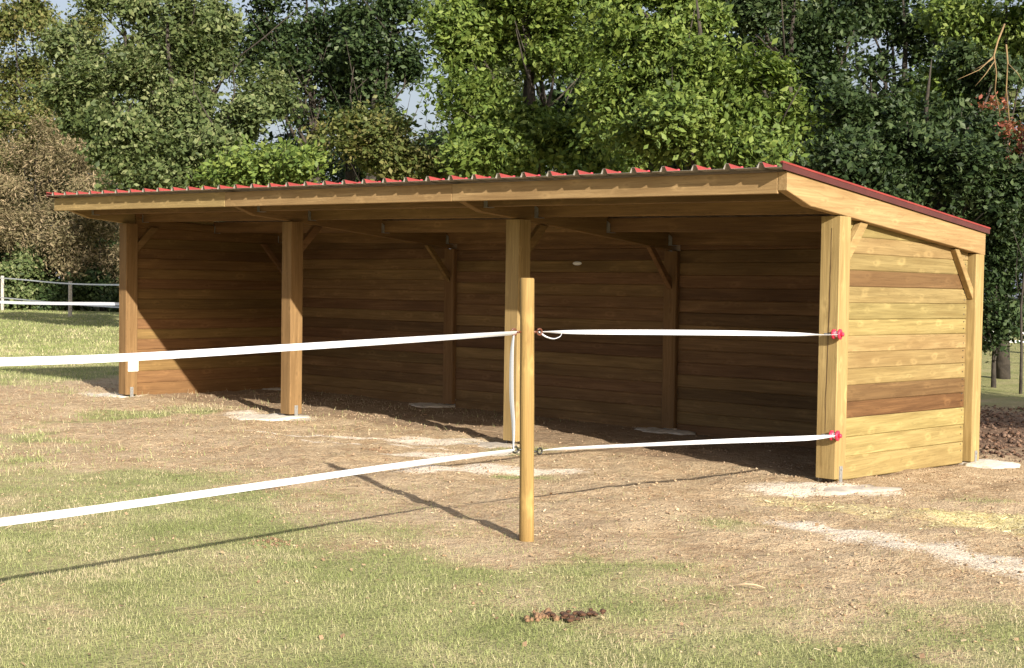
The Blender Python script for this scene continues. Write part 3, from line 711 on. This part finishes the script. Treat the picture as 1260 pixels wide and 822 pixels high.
# dung pile in the front grass
e = tag(empty('manure_pile', (10.1, -4.12, 0)), 'small dark brown manure pile lying in the front grass', 'manure')
for k in range(30):
    bm = bmesh.new(); bmesh.ops.create_icosphere(bm, subdivisions=2, radius=1)
    r = .007+.011*random.random()
    for vtx in bm.verts: vtx.co = vtx.co*r*(1+random.uniform(-.16, .16)); vtx.co.z *= .55
    a = random.gauss(0, .038); b = random.gauss(0, .03)
    me = bpy.data.meshes.new('dropping'); bm.to_mesh(me); bm.free(); me.materials.append(M['dung'])
    link('dropping', me, e, Matrix.Translation((10.12+a-.0*b, -4.1+a*.85+b, .012+.014*random.random())))
for k in range(26):
    a, b = random.gauss(-.13, .04), random.gauss(0, .03)
    bm = bmesh.new(); bmesh.ops.create_icosphere(bm, subdivisions=1, radius=.007+.008*random.random())
    for vtx in bm.verts: vtx.co *= 1+random.uniform(-.2, .2)
    me = bpy.data.meshes.new('dry_dropping'); bm.to_mesh(me); bm.free(); me.materials.append(M['dung_dry'])
    o = link('dry_dropping', me, e, Matrix.Translation((10.1+a*.75-b*.6, -4.12+a*.7+b, .012))); o['label'] = 'dry tan dropping'
v, f = tube_geo([(10.25, -3.2, .014), (10.29, -3.17, .022), (10.33, -3.15, .02), (10.37, -3.14, .012)], [.003, .004, .004, .002], 6)
tag(link('stick', mesh_py('stick', v, f, M['bone'], True)), 'short pale dry stick in the grass right of the lone post', 'stick')
#v, f = tube_geo([at(534, 518, 10.6)*np.array([1,1,0])+np.array([0,0,.03]), at(550, 526, 10.4)*np.array([1,1,0])+np.array([0,0,.02])], [.012, .009], 6)

# ------------------------------------------------------------------ trees
def leaf_cloud(centres, radii, counts, size, flat=.55, cl=.38, seed=0, wid=.28):
    g = np.random.default_rng(seed); out = []
    for c, r, n in zip(centres, radii, counts):
        r = np.array(r); vol = r.prod(); m_ = max(6, int(9*vol**.62/ (cl**1.2)*.24))
        d = g.normal(size=(m_, 3)); d /= np.linalg.norm(d, axis=1)[:, None]
        rad = g.random(m_)**.45*g.uniform(.7, 1.15, m_)
        sc = c+d*r*rad[:, None]
        k = g.integers(0, m_, n); cs = cl*g.uniform(.55, 1.35, m_)
        # leaves sit in flattened sprays
        p = g.normal(size=(n, 3))*cs[k][:, None]*np.array([.56, .56, .42])
        out.append(np.concatenate([sc[k]+p, d[k]], 1))
    A = np.concatenate(out); n = len(A); P = A[:, :3]; D = A[:, 3:]
    nr = D*.5+np.array([0, 0, flat])+g.normal(size=(n, 3))*.55; nr /= np.linalg.norm(nr, axis=1)[:, None]
    t = g.normal(size=(n, 3)); t -= nr*(t*nr).sum(1)[:, None]; t /= np.linalg.norm(t, axis=1)[:, None]; b = np.cross(nr, t)
    s = (size*(.45+.95*g.random(n)**1.4))[:, None]
    V = np.stack([P-t*s*.5, P+b*s*wid-nr*s*.06, P+t*s*.5, P-b*s*wid-nr*s*.06], 1).reshape(-1, 3)
    q = np.arange(n)[:, None]*4
    idx = np.concatenate([q, q+1, q+2, q, q+2, q+3], 1).ravel()
    return V, idx
LEAVES = 0
def tree(name, u, depth, lobes, material, label, cat, dens=1., size=.1, trunk_r=.16, bark='bark', top=None, group=None, cl=.38, seed=0, depth_r=None, trunk=True, z_top=None, lean=0., wid=.28, sz=None):
    "u and depth place the foot; lobes are (u, v, depth, half width px, half height px)"
    global LEAVES
    size = size*(sz or (1.08 if depth < 30 else .92)); dens = dens*(1.35 if depth < 30 else 1.2)
    q = at(u, 411, depth); bx, by = q[0], q[1]; bz = float(ground_z(np.array(bx), np.array(by)))
    e = tag(empty(name, (bx, by, bz)), label, cat, group)
    C, RR, NN = [], [], []
    for lu, lv, ld, ru, rv in lobes:
        c = at(lu, lv, ld); a = ru*ld/FOC; b = rv*ld/FOC; w = depth_r or min(a, b)*1.0
        w = max(.5, w)
        C.append(c); RR.append((math.hypot(a*c_r[0], w*c_f[0]), math.hypot(a*c_r[1], w*c_f[1]), b))
        NN.append(int(dens*11*(math.pi*a*b)/(size*size*.3)))
    V, idx = leaf_cloud(C, RR, NN, size, cl=cl, seed=seed, wid=wid); LEAVES += sum(NN)
    V = V-np.array([bx, by, bz])
    link('crown', big_mesh('crown', V, idx, 3, M[material]), e)
    g = random.Random(seed+5)
    tp = [(0, 0, -.3)]; rr = [trunk_r*1.35]
    zt = z_top or max(c[2]+r[2]*.1 for c, r in zip(C, RR))-bz
    n = 7; cx = np.mean([c[0] for c in C])-bx; cy = np.mean([c[1] for c in C])-by
    for i in range(1, n+1):
        t = i/n; tp.append((cx*t*t*.8+g.uniform(-.07, .07)*zt*.12+lean*t*c_r[0], cy*t*t*.8+g.uniform(-.07, .07)*zt*.12+lean*t*c_r[1], zt*t)); rr.append(trunk_r*(1.1-1.05*t)**1.15)
    if trunk: 
        v, f = tube_geo(tp, rr, 9); link('trunk', mesh_py('trunk', v, f, M[bark], True), e)
    if trunk:
      for c, r in zip(C, RR):
        for rep in range(1):
            hz = max(.15, min(.85, (c[2]-bz)*.55/zt))*g.uniform(.8, 1.15); i = min(n-1, int(hz*n)); s = Vector(tp[i+0])
            t_ = Vector((c[0]-bx+g.uniform(-.6, .6)*r[0], c[1]-by+g.uniform(-.6, .6)*r[1], c[2]-bz+g.uniform(-.3, .5)*r[2])); d = t_-s
            pts = [s+d*k/5+Vector((g.uniform(-1, 1), g.uniform(-1, 1), g.uniform(-.5, 1.2)))*.05*d.length*(0 < k < 5) for k in range(6)]
            r0 = trunk_r*.28; vv = [tube_geo(pts, [r0*(1-.16*k) for k in range(6)], 6)]
            for b_ in range(3):
                k = g.randint(2, 4); dd = d.normalized()*.5+Vector((g.uniform(-1, 1), g.uniform(-1, 1), g.uniform(-.4, .8)))
                L_ = .22*d.length+.3; vv.append(tube_geo([pts[k], pts[k]+dd*L_*.5, pts[k]+dd*L_+Vector((0, 0, .1))], [r0*.35, r0*.22, r0*.08], 5))
            v, f = join_geo(vv); link('limb', mesh_py('limb', v, f, M[bark], True), e)
    return e

# left edge: pale airy tree and brown twiggy shrubs beyond the far fence
tree('tall_tree', 60, 66, [(25,22,64,60,34),(90,62,63,45,40),(60,128,64,45,24),(4,142,64,30,12),(-50,60,64,40,60),(30,85,65,40,18),(10,112,65,22,14),(20,178,64,60,30),(70,165,63,50,40)], 'leaf_yellow',
     'pale yellowish airy tree at the far left edge', 'tree', dens=.8, size=.25, trunk_r=.25, seed=1, cl=.8)
tree('brown_shrub', 40, 61, [(30,215,61,60,55),(85,195,60,50,40),(20,290,60.5,60,50),(-30,250,61,40,80),(75,165,62,40,30),(70,270,60,46,50),(110,235,60,36,50)], 'leaf_brown',
     'tan brown twiggy shrub behind the far left fence', 'shrub', dens=.5, size=.22, trunk_r=.08, seed=2, cl=.85, wid=.12)
tree('brown_shrub', 125, 59, [(120,265,59,45,55),(95,320,59,50,40),(140,330,59,40,50)], 'leaf_brown',
     'darker brown shrub just left of the shelter roof end', 'shrub', dens=.55, size=.23, trunk_r=.08, seed=3, cl=.7, wid=.16)
tree('green_bush', 40, 61, [(40,335,60,60,30),(-20,345,60,40,35),(30,365,60,70,18)], 'leaf_olive', 'green bush low behind the far left fence posts', 'bush', dens=.75, size=.23, trunk_r=.06, seed=4, cl=.5)
tree('green_bush', 130, 59.5, [(125,350,58.5,40,34),(150,372,58,26,16),(90,368,59,50,16)], 'leaf_dark', 'dark bush low behind the tape at the left corner post', 'bush', dens=.9, size=.23, trunk_r=.06, seed=5, cl=.5)
tree('green_bush', 10, 65, [(20,330,65,90,60),(120,330,65,90,60)], 'leaf_dark', 'dark bush mass standing behind the brown shrubs', 'bush', dens=.7, size=.34, trunk_r=.06, seed=6, cl=.8)
# main olive tree
tree('broadleaf_tree', 215, 33, [(200,85,33,85,62),(150,150,32.5,70,62),(290,165,32,75,62),(215,205,31.5,115,38),(330,120,33,34,36),(235,25,33.5,42,40),(120,95,34,45,36),(155,5,34,55,36),(85,55,34.5,34,30),(100,130,33,50,40),(255,75,34,40,50),(235,150,33,60,50),(275,30,34.5,34,30)], 'leaf_olive',
     'big grey green tree above the left half of the roof', 'tree', dens=1.15, size=.16, trunk_r=.3, seed=6, cl=.5)
tree('small_tree', 330, 27, [(335,205,27,70,30),(290,215,27,50,22),(380,195,26.5,45,30)], 'leaf_bright', 'low bright green tree top just above the roof, left of centre', 'tree', dens=1., size=.12, trunk_r=.1, seed=7)
# dark slender trunks with thin dark foliage
for k, (u, d, lob, lab) in enumerate([
    (388, 36, [(385,30,36,50,20),(405,95,36,30,42),(365,75,36,26,30),(330,30,36.5,26,22),(400,150,36,40,20),(380,-30,36,70,30),(350,60,36,34,34),(420,60,36.5,36,40),(330,0,36,44,14),(300,60,37,30,30)], 'slender dark tree whose trunk shows left of the middle gap'),
    (455, 35, [(455,20,35,50,26),(445,80,35,36,50),(480,75,35,36,40),(470,145,35,46,34),(505,70,35.5,16,30),(500,10,35,40,20),(450,-30,35,60,30)], 'slender dark tree left of the central patch of sky'),
    (425, 38, [(425,110,38,30,30),(430,40,38,22,26),(445,165,37,60,24),(550,172,37,44,16)], 'dark tree further back behind the slender trunks')]):
    tree('slender_tree', u, d, lob, 'leaf_dark', lab, 'tree', dens=.62, size=.17, trunk_r=.2, group='slender dark trees behind the shelter', seed=20+k, cl=.5, z_top=10.5)
tree('small_tree', 450, 26, [(455,200,26,60,30),(520,205,26,45,28),(430,160,26.5,38,26),(480,175,26,40,24),(560,190,26,40,36)], 'leaf_yellow', 'low yellowish tree just above the middle of the roof', 'tree', dens=.95, size=.12, trunk_r=.1, seed=30)
# bright centre tree
tree('broadleaf_tree', 660, 25, [(620,40,25,75,50),(560,22,25.2,45,32),(700,70,24.5,60,70),(595,120,24.5,48,46),(575,60,25,34,40),(650,170,24,75,42),(590,190,24,48,30),(720,-10,25,80,40),(740,175,24,50,40),(620,-20,25,90,30)], 'leaf_bright',
     'bright green tree above the centre of the roof', 'tree', dens=1.2, size=.12, trunk_r=.28, seed=31, cl=.42)
tree('broadleaf_tree', 870, 21, [(800,60,21,52,50),(860,90,20.5,70,52),(920,120,20,58,52),(830,160,20,70,44),(910,175,19.8,62,36),(780,120,21,46,50),(850,15,21.5,50,34),(760,5,21.5,50,40),(955,150,20,26,30)], 'leaf_bright',
     'bright green oak like tree left of the roof peak', 'tree', dens=1.25, size=.105, trunk_r=.26, seed=32, cl=.36)
tree('tall_tree', 960, 26, [(930,25,26,55,36),(975,70,26.5,60,36),(1010,120,26,60,50),(1020,25,26,50,34),(950,-20,26,80,30),(985,180,25.5,60,40)], 'leaf_dark',
     'tall dark tree behind the roof peak', 'tree', dens=.95, size=.12, trunk_r=.3, seed=33, cl=.4)
tree('tall_tree', 1110, 28, [(1080,20,28,55,30),(1150,35,27.5,50,40),(1180,90,27,55,34),(1120,130,27,70,26),(1060,-20,28,80,26),(1075,80,28,38,14)], 'leaf_dark',
     'tall dark tree with sky showing through above the right roof edge', 'tree', dens=.7, size=.13, trunk_r=.24, seed=34, cl=.42)
tree('glossy_tree', 1120, 20, [(1080,150,20,70,44),(1130,175,19.5,66,48),(1050,195,19.5,60,40),(1190,150,20,56,54),(1190,225,19,60,54),(1110,230,19,60,40),(1240,250,19,50,66),(1215,90,20.5,40,42)], 'leaf_dark',
     'glossy dark green tree over the right end of the roof', 'tree', dens=1.15, size=.1, trunk_r=.2, seed=35, cl=.34)
tree('green_tree', 1235, 21.5, [(1225,35,21.5,50,34),(1270,60,21.5,40,60),(1180,15,22,40,30),(1170,110,21,36,36),(1290,10,21,60,60)], 'leaf_bright',
     'green leafed tree at the top right corner', 'tree', dens=.8, size=.1, trunk_r=.11, seed=36, cl=.36, z_top=7)
tree('copper_shrub', 1258, 18.5, [(1258,165,19,12,22),(1252,198,19,12,10),(1222,128,19.5,8,8),(1300,170,18.5,30,50)], 'leaf_red',
     'copper red leaved branch at the right edge', 'shrub', dens=.5, size=.075, trunk_r=.02, seed=37, cl=.12)
tree('hanging_bush', 1225, 19.5, [(1222,330,19.5,24,50),(1212,400,19.5,18,40),(1235,385,19.8,24,26),(1250,290,20,40,40),(1262,350,20,34,36),(1180,340,21,40,60)], 'leaf_dark',
     'dark trailing bush beside the rear right corner post', 'bush', dens=.75, size=.085, trunk_r=.035, seed=38, cl=.26)
# trees deeper in the wood: they close the lower half of the wood
WL = ['dark wood tree beyond the far left frame edge', 'dark wood tree behind the brown shrubs at far left', 'dark wood tree behind the big grey green tree', 'dark wood tree behind the low bright tree left of centre',
      'dark wood tree behind the low yellowish tree', 'dark wood tree behind the left half of the bright centre tree', 'dark wood tree behind the right half of the bright centre tree', 'dark wood tree behind the bright oak like tree',
      'dark wood tree behind the tall dark tree at the roof peak', 'dark wood tree behind the left part of the glossy tree', 'dark wood tree behind the right part of the glossy tree', 'dark wood tree behind the top right green tree']
HIGH = {0: [(-60,90,60,90)], 1: [(150,110,60,50)], 2: [(215,60,60,80)], 3: [(352,95,26,60)], 4: [(455,45,26,75), (470,165,50,22)], 5: [(620,60,60,90), (560,12,50,34)], 6: [(715,60,60,90)],
        7: [(810,45,70,80), (910,95,50,70)], 8: [(985,95,45,80), (975,15,70,40)], 9: [(1065,5,60,34), (1085,135,60,30)], 10: [(1180,30,45,50), (1170,120,50,44)], 11: [(1265,60,50,110)]}
k = 0
for u, d, v0, w, h in ((-40,66,250,110,110),(90,66,250,100,100),(230,46,230,110,90),(370,43,235,90,70),(480,42,235,90,55),(600,40,200,90,80),(720,38,190,95,120),(850,36,200,95,130),(980,34,210,90,120),(1100,33,230,80,110),(1190,31,230,80,120),(1290,30,220,60,140)):
    k += 1
    tree('wood_tree', u, d, [(u,v0,d,w,h),(u+30,v0+70,d-1,w*.8,50),(u-30,v0-20,d+1.5,w*.8,h*.7)]+[(a_,b_,d,c_,e_) for a_, b_, c_, e_ in HIGH[k-1]], 'leaf_dark' if k % 3 else 'leaf_olive',
         WL[k-1], 'tree', dens=.42, size=.27, trunk_r=.2, seed=50+k, cl=.7)
# pale sunlit stems at top right and the pale limb at top left of centre
def stem(name, pxs, rad, lab, mats='bark_pale', branches=()):
    P = [Vector(at(*p)) for p in pxs]; parts = [tube_geo(P, list(np.linspace(rad, rad*.5, len(P))), 7)]
    for br in branches: B = [Vector(at(*p)) for p in br]; parts.append(tube_geo(B, list(np.linspace(rad*.6, rad*.2, len(B))), 6))
    v, f = join_geo(parts); return tag(link(name, mesh_py(name, v, f, M[mats], True)), lab, 'branch')
stem('pale_branch', [(1236,30,18.8),(1228,50,18.6),(1223,68,18.5),(1226,90,18.5),(1224,112,18.7),(1230,140,19.2),(1238,200,19.8)], .014, 'pale yellow bare branch fork near the top right corner',
     branches=([(1222,70,18.5),(1205,86,18.4),(1178,98,18.3)], [(1224,75,18.5),(1212,92,18.4),(1200,106,18.4)], [(1222,72,18.5),(1210,80,18.5),(1195,88,18.6)]))
stem('pale_branch', [(1238,55,18.9),(1240,78,18.8),(1238,110,18.9),(1242,150,19.2),(1244,230,19.8)], .013, 'upright pale bare stem right of the forked branch', branches=([(1240,78,18.8),(1252,90,18.7),(1258,100,18.7)],))
# tree outside the frame on the right whose shade falls on the earth behind the shelter
def pix(x, y, z):
    d = np.array([x, y, z])-CAM; k = d@c_f; return (630+FOC*(d@c_r)/k, 411-FOC*(d@c_u)/k, k)
def wlobe(x, y, z, r, rz):
    u, v, k = pix(x, y, z); return (u, v, k, r*FOC/k, rz*FOC/k)
tree('shade_tree', pix(17, 3.8, 0)[0], pix(17, 3.8, 0)[2], [wlobe(16.5, 3.7, 3.6, 2.2, 1.5), wlobe(18, 4.6, 5, 2.4, 1.8), wlobe(15.2, 4.6, 2.6, 1.4, 1.1)], 'leaf_dark', 'leafy tree outside the right edge shading the ground behind the shelter', 'tree', dens=.3, size=.15, trunk_r=.17, seed=90, cl=.5)
print('leaves', LEAVES)
# far tape beyond the wood on the right with its posts
pts = [at(1150, 408, 25), at(1215, 409, 25), at(1262, 410, 25), at(1400, 412, 25)]
ribbon('fence_tape', pts, .04, [0]*4, 'upper thin white tape of the fence seen beyond the rear right corner', n=30)
ribbon('fence_tape', [p-np.array([0, 0, .16]) for p in pts], .04, [0]*4, 'lower thin white tape of the fence seen beyond the rear right corner', n=30)
